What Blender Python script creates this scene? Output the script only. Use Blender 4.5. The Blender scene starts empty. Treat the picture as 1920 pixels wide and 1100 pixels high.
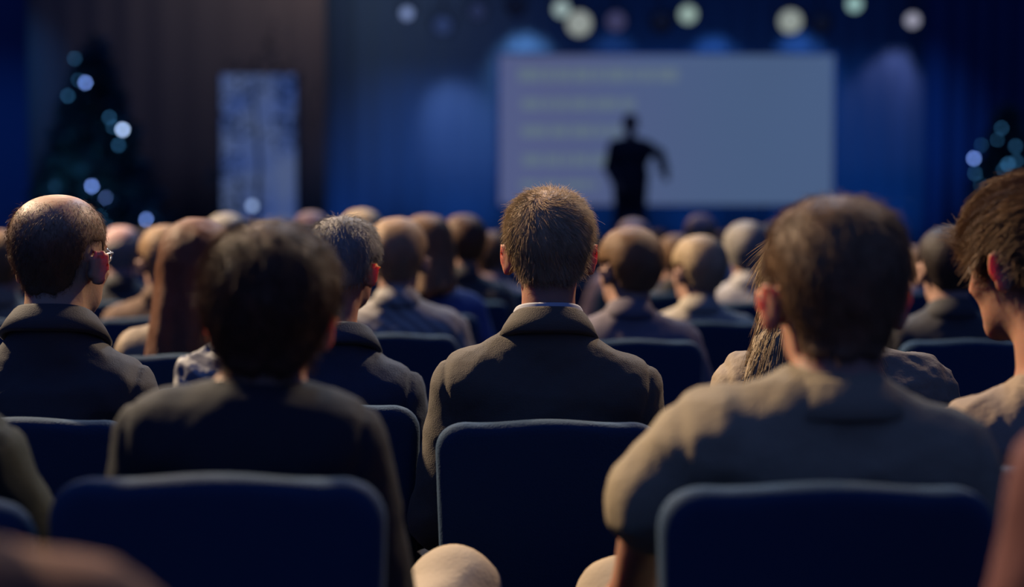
import bpy, math, random
import numpy as np
from mathutils import Matrix, Vector
R = math.radians
rng = np.random.default_rng(7)
random.seed(7)
SC = bpy.context.scene
COL = SC.collection

# ------------------------------------------------------------------ camera
FPX = 3000.0
CAM = Vector((0, 0, 1.27))
TILT = math.atan(150 / FPX)
cd = bpy.data.cameras.new('camera'); cam = bpy.data.objects.new('camera', cd); COL.objects.link(cam)
cam.location = CAM; cam.rotation_euler = (R(90) - TILT, 0, 0)
cd.sensor_width = 36; cd.lens = 36 * FPX / 1920
cd.clip_start = .05; cd.clip_end = 100
cd.dof.use_dof = True; cd.dof.focus_distance = 2.74
cd.dof.aperture_fstop = 1.75; cd.dof.aperture_ratio = 1.0
SC.camera = cam

# ------------------------------------------------------------------ view, world
SC.view_settings.view_transform = 'Standard'; SC.view_settings.look = 'None'
SC.view_settings.exposure = 0; SC.view_settings.gamma = 1
try: SC.view_settings.use_curve_mapping = False
except Exception: pass
SC.cycles.use_denoising = True
SC.cycles.max_bounces = 5; SC.cycles.diffuse_bounces = 0; SC.cycles.glossy_bounces = 2
SC.cycles.transparent_max_bounces = 4
SC.cycles.sample_clamp_indirect = 4
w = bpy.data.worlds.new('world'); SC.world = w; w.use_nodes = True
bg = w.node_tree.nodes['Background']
bg.inputs[0].default_value = (0.030, 0.060, 0.22, 1); bg.inputs[1].default_value = 1.0  # navy ambient fill added to lift the blacks, not a source in the hall


def lamp(name, kind, loc, target, energy, color, size=.2, angle=60, blend=.5):
    l = bpy.data.lights.new(name, kind); o = bpy.data.objects.new(name, l); COL.objects.link(o)
    l.energy = energy; l.color = color
    if kind == 'SPOT':
        l.spot_size = R(angle); l.spot_blend = blend; l.shadow_soft_size = size
    elif kind == 'AREA': l.size = size
    o.location = loc
    o.rotation_euler = (Vector(target) - Vector(loc)).to_track_quat('-Z', 'Y').to_euler()
    return o


# warm hall spotlights on the audience, from ahead and above
lamp('hall_spotlight', 'SPOT', (-5.9, 7.0, 6.6), (0.3, 2.9, 1.0), 6000, (1, .76, .50), .2, 60, .5)
lamp('hall_spotlight', 'SPOT', (3.8, 8.0, 6.4), (-.85, 2.8, 1.0), 2300, (1, .74, .50), .2, 24, .9)
lamp('hall_spotlight', 'SPOT', (-4.0, 15, 8.5), (0.2, 7, 1.2), 1500, (1, .80, .66), .3, 50, .6)
# cool wash from the stage rig
lamp('stage_wash', 'SPOT', (.8, 12, 8.5), (0, 2.6, .9), 1500, (.5, .72, 1), .5, 50, .6)


def P(px, py, D):
    """world point on the plane y = D seen at pixel px, py"""
    u = (px - 960) / FPX; v = (550 - py) / FPX
    c, s = math.cos(TILT), math.sin(TILT)
    dy = c + v * s; dz = v * c - s
    t = D / dy
    return Vector((u * t, D, CAM.z + dz * t))


# ------------------------------------------------------------------ materials
MATS = {}


def mat(name, col, rough=.7, bump=0, bscale=60, sheen=0, sss=0, spec=.3, emit=None, estr=1, noise=0, nscale=8,
        metal=0, wave=None):
    if name in MATS: return MATS[name]
    m = bpy.data.materials.new(name); m.use_nodes = True
    nt = m.node_tree; b = nt.nodes['Principled BSDF']
    b.inputs['Base Color'].default_value = (*col, 1); b.inputs['Roughness'].default_value = rough
    b.inputs['Specular IOR Level'].default_value = spec; b.inputs['Metallic'].default_value = metal
    if sheen:
        b.inputs['Sheen Weight'].default_value = sheen; b.inputs['Sheen Roughness'].default_value = .45
        b.inputs['Sheen Tint'].default_value = (*[min(1, c * 3 + .3) for c in col], 1)
    if sss:
        b.inputs['Subsurface Weight'].default_value = sss
        b.inputs['Subsurface Radius'].default_value = (1, .16, .06)
        b.inputs['Subsurface Scale'].default_value = .03
    if emit:
        b.inputs['Emission Color'].default_value = (*emit, 1); b.inputs['Emission Strength'].default_value = estr
    tc = nt.nodes.new('ShaderNodeTexCoord')
    if noise:
        n = nt.nodes.new('ShaderNodeTexNoise'); n.inputs['Scale'].default_value = nscale
        n.inputs['Detail'].default_value = 4
        nt.links.new(tc.outputs['Object'], n.inputs['Vector'])
        r = nt.nodes.new('ShaderNodeValToRGB')
        r.color_ramp.elements[0].position = .3; r.color_ramp.elements[1].position = .7
        r.color_ramp.elements[0].color = (*[c * (1 - noise) for c in col], 1)
        r.color_ramp.elements[1].color = (*[min(1, c * (1 + noise)) for c in col], 1)
        nt.links.new(n.outputs['Fac'], r.inputs['Fac']); nt.links.new(r.outputs['Color'], b.inputs['Base Color'])
    if wave:   # (axis, scale, second colour)
        n = nt.nodes.new('ShaderNodeTexWave'); n.wave_type = 'BANDS'; n.bands_direction = wave[0]
        n.inputs['Scale'].default_value = wave[1]; n.inputs['Distortion'].default_value = 1.5
        nt.links.new(tc.outputs['Object'], n.inputs['Vector'])
        r = nt.nodes.new('ShaderNodeValToRGB')
        r.color_ramp.elements[0].color = (*col, 1); r.color_ramp.elements[1].color = (*wave[2], 1)
        r.color_ramp.elements[0].position = .35; r.color_ramp.elements[1].position = .6
        nt.links.new(n.outputs['Fac'], r.inputs['Fac']); nt.links.new(r.outputs['Color'], b.inputs['Base Color'])
    if bump:
        n = nt.nodes.new('ShaderNodeTexNoise'); n.inputs['Scale'].default_value = bscale
        n.inputs['Detail'].default_value = 5
        nt.links.new(tc.outputs['Object'], n.inputs['Vector'])
        bp = nt.nodes.new('ShaderNodeBump'); bp.inputs['Strength'].default_value = bump
        bp.inputs['Distance'].default_value = .004
        nt.links.new(n.outputs['Fac'], bp.inputs['Height']); nt.links.new(bp.outputs['Normal'], b.inputs['Normal'])
    MATS[name] = m
    return m


def hairmat(name, col, var=.22):
    if name in MATS: return MATS[name]
    m = mat(name, col, .5, .5, 240, 0, 0, .35, noise=var, nscale=22)
    nt = m.node_tree; b = nt.nodes['Principled BSDF']; out = nt.nodes['Material Output']
    t = nt.nodes.new('ShaderNodeBsdfTranslucent'); t.inputs[0].default_value = (*[min(1, c * 1.5) for c in col], 1)
    mx = nt.nodes.new('ShaderNodeMixShader'); mx.inputs[0].default_value = .3
    nt.links.new(b.outputs[0], mx.inputs[1]); nt.links.new(t.outputs[0], mx.inputs[2]); nt.links.new(mx.outputs[0], out.inputs[0])
    return m


SKIN = mat('skin', (.50, .25, .16), .5, .15, 120, sss=.55, spec=.3)
SKIN2 = mat('skin_far', (.46, .27, .20), .55)
SKIN3 = mat('skin_pink', (.50, .30, .27), .55)
EYE = mat('eye_white', (.7, .7, .68), .25)
IRIS = mat('eye_iris', (.06, .05, .04), .2)
CHAIR = mat('chair_fabric', (.014, .050, .105), .8, .35, 300, sheen=.2)
METAL = mat('chair_metal', (.03, .03, .035), .35, metal=.8)
SHOE = mat('shoe_leather', (.02, .018, .016), .4)
TROUS = mat('dark_trousers', (.02, .024, .04), .85, .3, 200)
BEIGE = mat('beige_trousers', (.52, .42, .30), .85, .3, 160, noise=.12)
SHIRT = mat('white_shirt', (.6, .6, .62), .8)


# ------------------------------------------------------------------ helpers
def link(o, parent=None):
    COL.objects.link(o)
    if parent: o.parent = parent
    return o


def empty(name, loc, label, cat, group=None, rz=0):
    o = bpy.data.objects.new(name, None); o.empty_display_size = .1
    COL.objects.link(o); o.location = loc; o.rotation_euler = (0, 0, rz)
    o['label'] = label; o['category'] = cat
    if group: o['group'] = group
    return o


def mesh(name, V, F, smooth=True, quads=None):
    me = bpy.data.meshes.new(name)
    V = np.asarray(V, dtype=np.float32)
    if quads is None:
        me.from_pydata([tuple(v) for v in V], [], [tuple(f) for f in F])
    else:
        Q = np.asarray(quads, dtype=np.int32); n = Q.shape[1]
        me.vertices.add(len(V)); me.vertices.foreach_set('co', V.ravel())
        me.loops.add(Q.size); me.loops.foreach_set('vertex_index', Q.ravel())
        me.polygons.add(len(Q))
        me.polygons.foreach_set('loop_start', np.arange(0, Q.size, n, dtype=np.int32))
        me.update(calc_edges=True)
    if smooth:
        me.polygons.foreach_set('use_smooth', np.ones(len(me.polygons), dtype=bool))
    me.update()
    return me


def obj(name, me, m, parent=None, kind=None):
    o = bpy.data.objects.new(name, me)
    for mm in (m if isinstance(m, (list, tuple)) else [m]): me.materials.append(mm)
    link(o, parent)
    if kind: o['kind'] = kind
    return o


class MB:
    def __init__(s): s.V = []; s.F = []

    def box(s, c, d, rot=None):
        n = len(s.V)
        for x in (-.5, .5):
            for y in (-.5, .5):
                for z in (-.5, .5):
                    v = Vector((x * d[0], y * d[1], z * d[2]))
                    if rot is not None: v = rot @ v
                    s.V.append(tuple(v + Vector(c)))
        for f in ((0, 1, 3, 2), (4, 6, 7, 5), (0, 4, 5, 1), (2, 3, 7, 6), (0, 2, 6, 4), (1, 5, 7, 3)):
            s.F.append([n + i for i in f])
        return s

    def tube(s, pts, r, n=8, cap=True):
        pts = [Vector(p) for p in pts]; b = len(s.V)
        rr = r if isinstance(r, (list, tuple)) else [r] * len(pts)
        up = None
        for i, p in enumerate(pts):
            d = (pts[min(i + 1, len(pts) - 1)] - pts[max(i - 1, 0)]).normalized()
            if up is None: up = d.orthogonal().normalized()
            up = (up - d * up.dot(d)).normalized(); q = d.cross(up)
            for k in range(n):
                a = 2 * math.pi * k / n
                s.V.append(tuple(p + (up * math.cos(a) + q * math.sin(a)) * rr[i]))
        for i in range(len(pts) - 1):
            for k in range(n):
                a, c = b + i * n + k, b + i * n + (k + 1) % n
                s.F.append([a, c, c + n, a + n])
        if cap:
            s.F.append([b + k for k in range(n)][::-1]); e = b + (len(pts) - 1) * n
            s.F.append([e + k for k in range(n)])
        return s

    def loft(s, rings, closed=True, cap=True):
        b = len(s.V); n = len(rings[0])
        for r in rings: s.V += [tuple(p) for p in r]
        for i in range(len(rings) - 1):
            for k in range(n if closed else n - 1):
                a, c = b + i * n + k, b + i * n + (k + 1) % n
                s.F.append([a, c, c + n, a + n])
        if cap:
            s.F.append([b + k for k in range(n)][::-1]); e = b + (len(rings) - 1) * n
            s.F.append([e + k for k in range(n)])
        return s

    def me(s, name, smooth=False): return mesh(name, s.V, s.F, smooth)


# ------------------------------------------------------------------ implicit surfaces
class Field:
    def __init__(s, lo, hi, h):
        s.h = h; s.lo = np.array(lo, dtype=np.float32)
        s.n = np.ceil((np.array(hi) - s.lo) / h).astype(int) + 1
        s.f = np.full(tuple(s.n), .06, dtype=np.float32)
        s.ax = [s.lo[i] + h * np.arange(s.n[i], dtype=np.float32) for i in range(3)]

    def _sl(s, lo, hi):
        a = np.clip(np.floor((np.array(lo) - s.lo) / s.h).astype(int), 0, s.n)
        b = np.clip(np.ceil((np.array(hi) - s.lo) / s.h).astype(int) + 1, 0, s.n)
        if (b <= a).any(): return None, None
        sl = tuple(slice(a[i], b[i]) for i in range(3))
        g = np.meshgrid(*[s.ax[i][sl[i]] for i in range(3)], indexing='ij')
        return sl, np.stack(g, -1)

    def put(s, lo, hi, fn, k, op='add'):
        m = .03 + k
        sl, p = s._sl([v - m for v in lo], [v + m for v in hi])
        if sl is None: return
        d = fn(p).astype(np.float32); a = s.f[sl]
        if op == 'add':
            if k > 0:
                h = np.clip(.5 + .5 * (a - d) / k, 0, 1); r = a * (1 - h) + d * h - k * h * (1 - h)
            else: r = np.minimum(a, d)
        else:
            if k > 0:
                h = np.clip(.5 - .5 * (a + d) / k, 0, 1); r = a * (1 - h) - d * h + k * h * (1 - h)
            else: r = np.maximum(a, -d)
        s.f[sl] = r

    def ell(s, c, r, k=.02, rot=None, op='add'):
        c = np.array(c, dtype=np.float32); r = np.array(r, dtype=np.float32)
        R3 = np.array(rot, dtype=np.float32) if rot is not None else None
        ext = r if R3 is None else np.sqrt(((R3 * r) ** 2).sum(1))

        def fn(p):
            q = p - c
            if R3 is not None: q = q @ R3
            k0 = np.sqrt(((q / r) ** 2).sum(-1)); k1 = np.sqrt(((q / (r * r)) ** 2).sum(-1)) + 1e-6
            return k0 * (k0 - 1) / k1
        s.put(c - ext, c + ext, fn, k, op)

    def cone(s, a, b, ra, rb, k=.02, fy=1.0, op='add'):
        a = np.array(a, dtype=np.float32); b = np.array(b, dtype=np.float32)
        sc = np.array([1, 1 / fy, 1], dtype=np.float32)
        mr = max(ra, rb) * max(1, fy)

        def fn(p):
            A = a * sc; ba = b * sc - A; q = p * sc - A
            t = np.clip((q @ ba) / (ba @ ba), 0, 1)
            return np.linalg.norm(q - t[..., None] * ba, axis=-1) - (ra + (rb - ra) * t)
        s.put(np.minimum(a, b) - mr, np.maximum(a, b) + mr, fn, k, op)

    def mesh(s, name):
        f = s.f; S = f < 0
        c = np.zeros(tuple(s.n - 1), dtype=np.int8)
        offs = [(i, j, k) for i in (0, 1) for j in (0, 1) for k in (0, 1)]
        n = s.n
        for o in offs: c += S[o[0]:n[0] - 1 + o[0], o[1]:n[1] - 1 + o[1], o[2]:n[2] - 1 + o[2]]
        act = (c > 0) & (c < 8)
        I = np.argwhere(act)
        idx = np.full(act.shape, -1, dtype=np.int32); idx[act] = np.arange(len(I))
        acc = np.zeros((len(I), 3), dtype=np.float32); cnt = np.zeros(len(I), dtype=np.float32)
        for o in offs:
            for ax in range(3):
                if o[ax]: continue
                o2 = list(o); o2[ax] = 1
                fa = f[I[:, 0] + o[0], I[:, 1] + o[1], I[:, 2] + o[2]]
                fb = f[I[:, 0] + o2[0], I[:, 1] + o2[1], I[:, 2] + o2[2]]
                x = (fa < 0) != (fb < 0)
                t = np.where(x, fa / np.where(x, fa - fb, 1), 0)
                q = np.tile(np.array(o, dtype=np.float32), (len(I), 1)); q[:, ax] += t
                acc += q * x[:, None]; cnt += x
        V = s.lo + s.h * (I + acc / cnt[:, None])
        Q = []
        for ax in range(3):
            u, v = (ax + 1) % 3, (ax + 2) % 3
            sa = [slice(None)] * 3; sb = [slice(None)] * 3
            sa[ax] = slice(0, n[ax] - 1); sb[ax] = slice(1, n[ax])
            A = S[tuple(sa)]; B = S[tuple(sb)]
            for sign in (0, 1):
                E = np.argwhere((A & ~B) if sign == 0 else (~A & B))
                E = E[(E[:, u] > 0) & (E[:, v] > 0) & (E[:, u] < n[u] - 1) & (E[:, v] < n[v] - 1)]
                def cell(du, dv):
                    e = E.copy(); e[:, u] += du; e[:, v] += dv
                    return idx[e[:, 0], e[:, 1], e[:, 2]]
                q = np.stack([cell(-1, -1), cell(0, -1), cell(0, 0), cell(-1, 0)], 1)
                Q.append(q if sign == 0 else q[:, ::-1])
        return mesh(name, V, None, True, np.concatenate(Q))


def folds(seed, amp, freq, aniso=(1, 1, 1), n=7):
    r = np.random.default_rng(seed)
    K = r.normal(size=(n, 3)); K /= np.linalg.norm(K, axis=1)[:, None]
    K = K * np.array(aniso) * freq * r.uniform(.6, 1.7, (n, 1)); ph = r.uniform(0, 6.28, n)
    K2 = r.normal(size=(n, 3)) * freq * .4

    def fn(p):
        o = 0
        for i in range(n):
            wv = np.sin(p @ K2[i]) * 1.4
            o = o + (1 - np.abs(np.sin(p @ K[i] * .5 + ph[i] + wv))) ** 2 / n
        return -amp * 2.4 * (o - .33)
    return fn


def apply_disp(F, fn):
    m = np.abs(F.f) < .03
    I = np.argwhere(m); p = F.lo + F.h * I
    F.f[m] += fn(p).astype(np.float32)


# ------------------------------------------------------------------ the figure
class Fig:
    """numbers of one figure, metres, facing +y, origin on the floor under the hips"""
    def __init__(s, **k):
        s.hx = 0; s.hy = .02; s.hz = 1.195; s.hs = 1; s.yaw = 0; s.pitch = 0; s.roll = 0
        s.nz = 1.075; s.sl = (-.205, 1.03); s.sr = (.205, 1.03); s.ht = .008
        s.elL = (-.235, -.0, .76); s.elR = (.235, -.0, .76); s.waL = (-.12, .24, .64); s.waR = (.12, .24, .64)
        s.stand = False; s.kneeL = (-.12, .46, .53); s.kneeR = (.12, .46, .53); s.crossed = None
        s.seed = 1; s.seat = .55; s.chest = 1.0; s.lean = 0
        s.__dict__.update(k)

    def rot(s):
        return Matrix.Rotation(R(s.yaw), 3, 'Z') @ Matrix.Rotation(R(s.pitch), 3, 'X') @ Matrix.Rotation(R(s.roll), 3, 'Y')

    def H(s, p):
        return Vector((s.hx, s.hy, s.hz)) + s.rot() @ (Vector(p) * s.hs)


def head_prims(F, g, infl=0, ears=True, face=True, neck=True):
    M = np.array(g.rot()); k = g.hs; H = g.H

    def E(c, r, kk=.02, op='add', extra=None):
        rot = M if extra is None else M @ np.array(extra)
        F.ell(H(c), [x * k + infl for x in r], kk * k, rot, op)
    E((0, -.008, .035), (.074, .093, .083))
    E((0, -.040, .012), (.064, .060, .068), .03)
    for sx in (-1, 1): E((sx * .027, -.018, .050), (.047, .068, .056), .03)
    E((0, .030, -.028), (.060, .060, .084), .03)
    E((0, .038, -.078), (.046, .046, .034), .03)
    if face:
        E((0, .078, -.096), (.021, .017, .017), .02)
        for sx in (-1, 1):
            E((sx * .026, .080, .022), (.024, .012, .009), .014)
            E((sx * .036, .066, -.028), (.022, .018, .018), .02)
            E((sx * .031, .093, .004), (.015, .014, .010), .008, 'sub')
            E((sx * .030, .076, .003), (.013, .013, .012), .004)
        F.cone(H((0, .086, .012)), H((0, .108, -.026)), .007 * k, .011 * k, .01)
        for sx in (-1, 1): E((sx * .010, .096, -.032), (.008, .010, .007), .005)
        E((0, .088, -.056), (.023, .011, .006), .005)
        E((0, .087, -.066), (.019, .011, .006), .004)
    if ears:
        for sx in (-1, 1):
            er = Matrix.Rotation(R(-sx * 36), 3, 'Z') @ Matrix.Rotation(R(-12), 3, 'X') @ Matrix.Rotation(R(sx * 9), 3, 'Y')
            c = Vector((sx * .0885, -.014, -.013))
            E(c, (.0058, .022, .034), .008, extra=er)
            E(c + Vector((-sx * .002, .006, -.026)), (.006, .010, .012), .008, extra=er)
            E(c + er @ Vector((sx * .006, .003, .004)), (.005, .011, .021), .004, 'sub', er)
            E((sx * .074, -.006, -.016), (.014, .012, .024), .010)
    if neck:
        nb = Vector((g.hx * .35, -.012, g.nz - .01))
        top = H((0, -.022, -.045))
        F.cone(top, nb, .053 * k + infl, .058 * k + infl, .025)


def torso_prims(F, g, infl=0, arms=True, sleeve=1.0, kk=.035):
    (xl, zl), (xr, zr) = g.sl, g.sr
    ra = .052
    zs = (zl + zr) / 2; hw = (xr - xl) / 2; cx = (xl + xr) / 2
    nb = (g.hx * .35, -.012, g.nz)
    F.ell((cx * .6, .005, zs - .14), (hw * .84 * g.chest + infl, .112 * g.chest + infl, .17 + infl), kk)
    F.cone((xl + ra + .012, -.012, zl - ra), (xr - ra - .012, -.012, zr - ra), ra + infl, ra + infl, kk, 1.25)
    for (x, z) in ((xl, zl), (xr, zr)):
        sg = -1 if x < cx else 1
        F.cone((nb[0], -.012, g.nz - .022), (x - sg * (ra + .02), -.012, z - ra + .006), .046 + infl, .044 + infl, .03, 1.05)
    lowz = g.seat
    F.ell((cx * .3, .012, lowz + .17), (hw * .74 * g.chest + infl, .108 * g.chest + infl, .20 + infl), .05)
    F.ell((0, .02, lowz + .02), (.172 + infl, .125 + infl, .12 + infl * .3), .05)
    if arms:
        for (x, z, el, wa) in ((xl, zl, g.elL, g.waL), (xr, zr, g.elR, g.waR)):
            sg = -1 if x < cx else 1
            sh = (x - sg * ra, -.012, z - ra)
            if sleeve >= 1 or sleeve == 0:
                F.cone(sh, el, ra + infl, .043 + infl, .02)
                wb = el if sleeve == 0 else wa
                F.cone(el, wb, .043 + infl, .030 + infl * (1.3 if sleeve else 1), .015)
            else:
                e2 = Vector(sh).lerp(Vector(el), sleeve)
                F.cone(sh, e2, ra + infl, .050 + infl * 1.2, .02)


def hand_prims(F, g, side, wa, el):
    wa = Vector(wa); d = (wa - Vector(el)).normalized()
    d2 = (d + Vector((0, .6, -.5)) * .5).normalized()
    sidev = d2.cross(Vector((0, 0, 1))).normalized() * side
    pc = wa + d2 * .05
    upn = sidev.cross(d2).normalized()
    M = np.array([sidev, d2, upn]).T
    F.cone(wa, pc, .026, .03, .012); F.ell(pc, (.040, .048, .016), .012, M)
    for i, L in enumerate((.066, .074, .070, .056)):
        b = pc + d2 * .042 + sidev * (.030 - .020 * i); L *= 1
        m = b + d2 * L * .5; t = m + (d2 * .8 - abs(upn.z) * Vector((0, 0, 1)) * .6).normalized() * L * .5
        F.cone(b, m, .0095, .0088, .006); F.cone(m, t, .0088, .0075, .004)
    b = pc - d2 * .02 + sidev * .034; m = b + (d2 * .6 + sidev * .8).normalized() * .034
    F.cone(b, m, .012, .010, .008); F.cone(m, m + (d2 + sidev * .25).normalized() * .028, .010, .008, .004)


def leg_prims(F, g, infl=0, feet=True, foot_only=False, sides=(-1, 1)):
    for sx, kn in ((-1, g.kneeL), (1, g.kneeR)):
        if sx not in sides: continue
        if g.stand:
            hip = (sx * .09, 0, g.seat); kn = (sx * .105, .01, .50); an = (sx * .11, -.02, .09)
        else:
            hip = (sx * .09, .05, .54); an = (kn[0], kn[1] + .03, .09)
            if kn[2] > .6: an = (kn[0] - sx * .16, kn[1] + .10, kn[2] - .38)
        if not foot_only:
            F.cone(hip, kn, .082 + infl, .057 + infl, .04)
            F.cone(kn, an, .055 + infl * 1.2, .036 + infl * 2, .02)
        if feet or foot_only:
            a = Vector(an)
            F.cone(a + Vector((0, -.03, -.045)), a + Vector((sx * .02, .15, -.055)), .034 + infl, .028 + infl, .02)
            F.cone(a, a + Vector((0, 0, -.03)), .033 + infl, .034 + infl, .02)


def build_body(g, h, face=True):
    zt = g.hz + .16
    F = Field((-.42, -.25, 0), (.42, .80, zt), h)
    head_prims(F, g, face=face); torso_prims(F, g); leg_prims(F, g)
    hand_prims(F, g, 1, g.waL, g.elL); hand_prims(F, g, -1, g.waR, g.elR)
    return F.mesh('body')


def clip_field(F, fn, k=.01):
    g = np.meshgrid(*F.ax, indexing='ij'); p = np.stack(g, -1)
    d = fn(p).astype(np.float32); a = F.f
    h = np.clip(.5 - .5 * (d * -1 + a) / k * -1, 0, 1)
    F.f = np.maximum(a, d)


def build_top(g, h, infl=.014, sleeve=1.0, amp=.006, neck_r=.062, vneck=.05, kk=.035):
    F = Field((-.46, -.27, .42), (.46, .45, max(g.nz + .06, g.sl[1], g.sr[1]) + .05), h)
    torso_prims(F, g, infl, True, sleeve, kk)
    apply_disp(F, folds(g.seed, amp, 34, (1, 1, .8)))
    apply_disp(F, folds(g.seed + 50, amp * .4, 90, (1, 1, 1)))
    cxx = (g.sl[0] + g.sr[0]) / 2; hww = (g.sr[0] - g.sl[0]) / 2
    apply_disp(F, lambda p: .0045 * np.exp(-((np.abs(p[:, 0] - cxx) - hww + .016 + .25 * np.clip(g.sl[1] - .05 - p[:, 2], 0, .1)) / .0045) ** 2) * (p[:, 2] > g.sl[1] - .17))
    # neck opening
    nb = Vector((g.hx * .35, -.012, g.nz)); F.cone(nb + Vector((0, .02, .10)), nb + Vector((0, .03, .045)), neck_r, neck_r - .006, .006, 1.0, 'sub')
    if vneck: F.cone(nb + Vector((0, .07, .02)), nb + Vector((0, .13, -.14)), .035, .01, .008, 1, 'sub')
    # open hem at the hips
    F.f = np.maximum(F.f, (g.seat - .04) - F.ax[2][None, None, :].astype(np.float32))
    return F.mesh('jacket')


def collar_me(g, r0=.083, r1=.061, z0=-.012, z1=.042, drop=.06, th=.004, seed=0, gap=.5, name='collar'):
    """turned band round the neck, open in front"""
    nb = Vector((g.hx * .35, -.012, g.nz)); lean = (g.hx * .65) * .35
    out = []; N = 40
    for i in range(N + 1):
        a = -math.pi * (1 - gap * .12) + 2 * math.pi * (1 - gap * .12) * i / N   # 0 = back
        front = (1 - math.cos(a)) / 2
        dz = -drop * front ** 1.5
        d = Vector((math.sin(a), -math.cos(a), 0))
        pr = [(r1 - th, z1 - .03), (r1 - th, z1 - .003), (r1, z1), (r1 + th, z1 - .003),
              ((r0 + r1) / 2 + th * 1.2, (z0 + z1) / 2), (r0 + th, z0), (r0 - th, z0 - .006)]
        out.append([nb + Vector((lean * (z / z1 if z1 else 0), 0, 0)) + Vector((d.x * r, d.y * r * 1.05 + .01, z + dz)) for r, z in pr])
    mb = MB(); mb.loft(out, closed=True, cap=True)
    return mb.me(name, True)


def hairline(q, k, nape, temple, front):
    ys = np.array([-.14, -.075, -.050, -.038, .012, .03, .055, .085, .13], dtype=np.float32)
    zs = np.array([nape, nape + .004, nape + .018, .028, .032, .0 + temple, temple + .03, front, front + .01], dtype=np.float32)
    return np.interp(q[..., 1], ys, zs)


def build_hair(g, h, t=.009, nape=-.062, temple=.015, front=.07, amp=.002, vol=(0, 0, 0), longhair=None, bald=None, flare=1.3):
    """a cap of hair of thickness t that follows the skull and the nape"""
    H = g.H; k = g.hs; M = np.array(g.rot())
    lo = np.array(H((0, 0, 0))) - (.19 + (.06 if longhair else 0)); hi = np.array(H((0, 0, 0))) + .19
    if longhair: lo[2] -= longhair
    F = Field(lo, hi, h)
    head_prims(F, g, t, ears=False, face=False)
    if any(vol): F.ell(H((0, -.015, .045)), [(.074 + vol[0]) * k, (.093 + vol[1]) * k, (.083 + vol[2]) * k], .03, M)
    apply_disp(F, folds(g.seed + 9, amp, 70, (1, 1, .5)))
    c = np.array(H((0, 0, 0)), dtype=np.float32)
    gr = np.stack(np.meshgrid(*F.ax, indexing='ij'), -1)
    q = ((gr - c) @ M) / k
    if longhair:
        hl = np.where(q[..., 1] < .03, -9, hairline(q, k, nape, temple, front))
    else:
        hl = hairline(q, k, nape, temple, front)
        hl = hl + .0025 * np.sin(q[..., 0] * 150) * (q[..., 1] < -.03)
    F.f = np.maximum(F.f, (hl - q[..., 2]).astype(np.float32) * .8)
    if bald is not None:
        F.f = np.maximum(F.f, (q[..., 2] - bald - .008 * np.sin(q[..., 0] * 30) - .006 * np.sin(q[..., 0] * 170 + q[..., 1] * 90)).astype(np.float32))
    if longhair:
        L = longhair
        for (x, y, rr, ln) in ((-.05, -.055, .045, 1), (.0, -.075, .05, 1.05), (.05, -.055, .045, .95), (-.072, -.02, .03, .9), (.072, -.02, .03, .9)):
            a = H((x, y, .0)); b = Vector((g.hx + x * flare, -.095 + y * .5, g.hz - L * ln * .88))
            F.cone(a, b, rr * k, rr * .62 * k, .03)
        apply_disp(F, folds(g.seed + 3, .003, 80, (1, 1, .12)))
    return F.mesh('hair')


def strands(me, n, L, r=.00045, comb=(0, 0, -1), lift=.7, jit=.35, keep=None, seed=1, droop=0, segs=3, base=None):
    """separate hairs rooted on the faces of the cap"""
    rg = np.random.default_rng(seed)
    nv = len(me.vertices); V = np.empty(nv * 3, dtype=np.float32); me.vertices.foreach_get('co', V); V = V.reshape(-1, 3)
    nf = len(me.polygons); C = np.empty(nf * 3, dtype=np.float32); me.polygons.foreach_get('center', C); C = C.reshape(-1, 3)
    Nn = np.empty(nf * 3, dtype=np.float32); me.polygons.foreach_get('normal', Nn); Nn = Nn.reshape(-1, 3)
    ok = np.arange(nf)
    if keep is not None: ok = ok[keep(C)]
    i = rg.choice(ok, n); c = C[i] + rg.normal(size=(n, 3)) * .003; nn = Nn[i]
    cb = comb(c) if callable(comb) else np.tile(np.array(comb, dtype=np.float32), (n, 1))
    cb = cb - nn * (cb * nn).sum(1)[:, None]; cb /= np.linalg.norm(cb, axis=1)[:, None] + 1e-5
    d = nn * lift + cb + rg.normal(size=(n, 3)) * jit; d /= np.linalg.norm(d, axis=1)[:, None]
    ln = L * rg.uniform(.6, 1.25, n)[:, None]
    sd = np.cross(d, nn + .01); sd /= np.linalg.norm(sd, axis=1)[:, None] + 1e-6
    s2 = np.cross(d, sd)
    rings = []
    p = c - nn * .002
    for k in range(segs + 1):
        f = k / segs; rr = r * (1 - .75 * f)
        for a in (0, 2.094, 4.189): rings.append(p + (sd * math.cos(a) + s2 * math.sin(a)) * rr)
        d = d + cb * .25 + np.array([0, 0, -droop]); d /= np.linalg.norm(d, axis=1)[:, None]
        p = p + d * ln / segs
    A = np.stack(rings, 1)                      # n, (segs+1)*3, 3
    off = (np.arange(n) * (segs + 1) * 3)[:, None]
    q = []
    for k in range(segs):
        for a in range(3):
            b = (a + 1) % 3; q.append([k * 3 + a, k * 3 + b, k * 3 + 3 + b, k * 3 + 3 + a])
    Q = (off[:, :, None] + np.array(q)[None]).reshape(-1, 4)
    Vn = A.reshape(-1, 3)
    Qo = np.empty(nf * 4, dtype=np.int32)
    me.loops.foreach_get('vertex_index', Qo); Qo = Qo.reshape(-1, 4)
    if base is not None:
        nv = len(base.vertices); V = np.empty(nv * 3, dtype=np.float32); base.vertices.foreach_get('co', V); V = V.reshape(-1, 3)
        Qo = np.empty(len(base.polygons) * 4, dtype=np.int32); base.loops.foreach_get('vertex_index', Qo); Qo = Qo.reshape(-1, 4)
    return mesh('hair', np.concatenate([V, Vn]), None, True, np.concatenate([Qo, Q + nv]))


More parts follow.
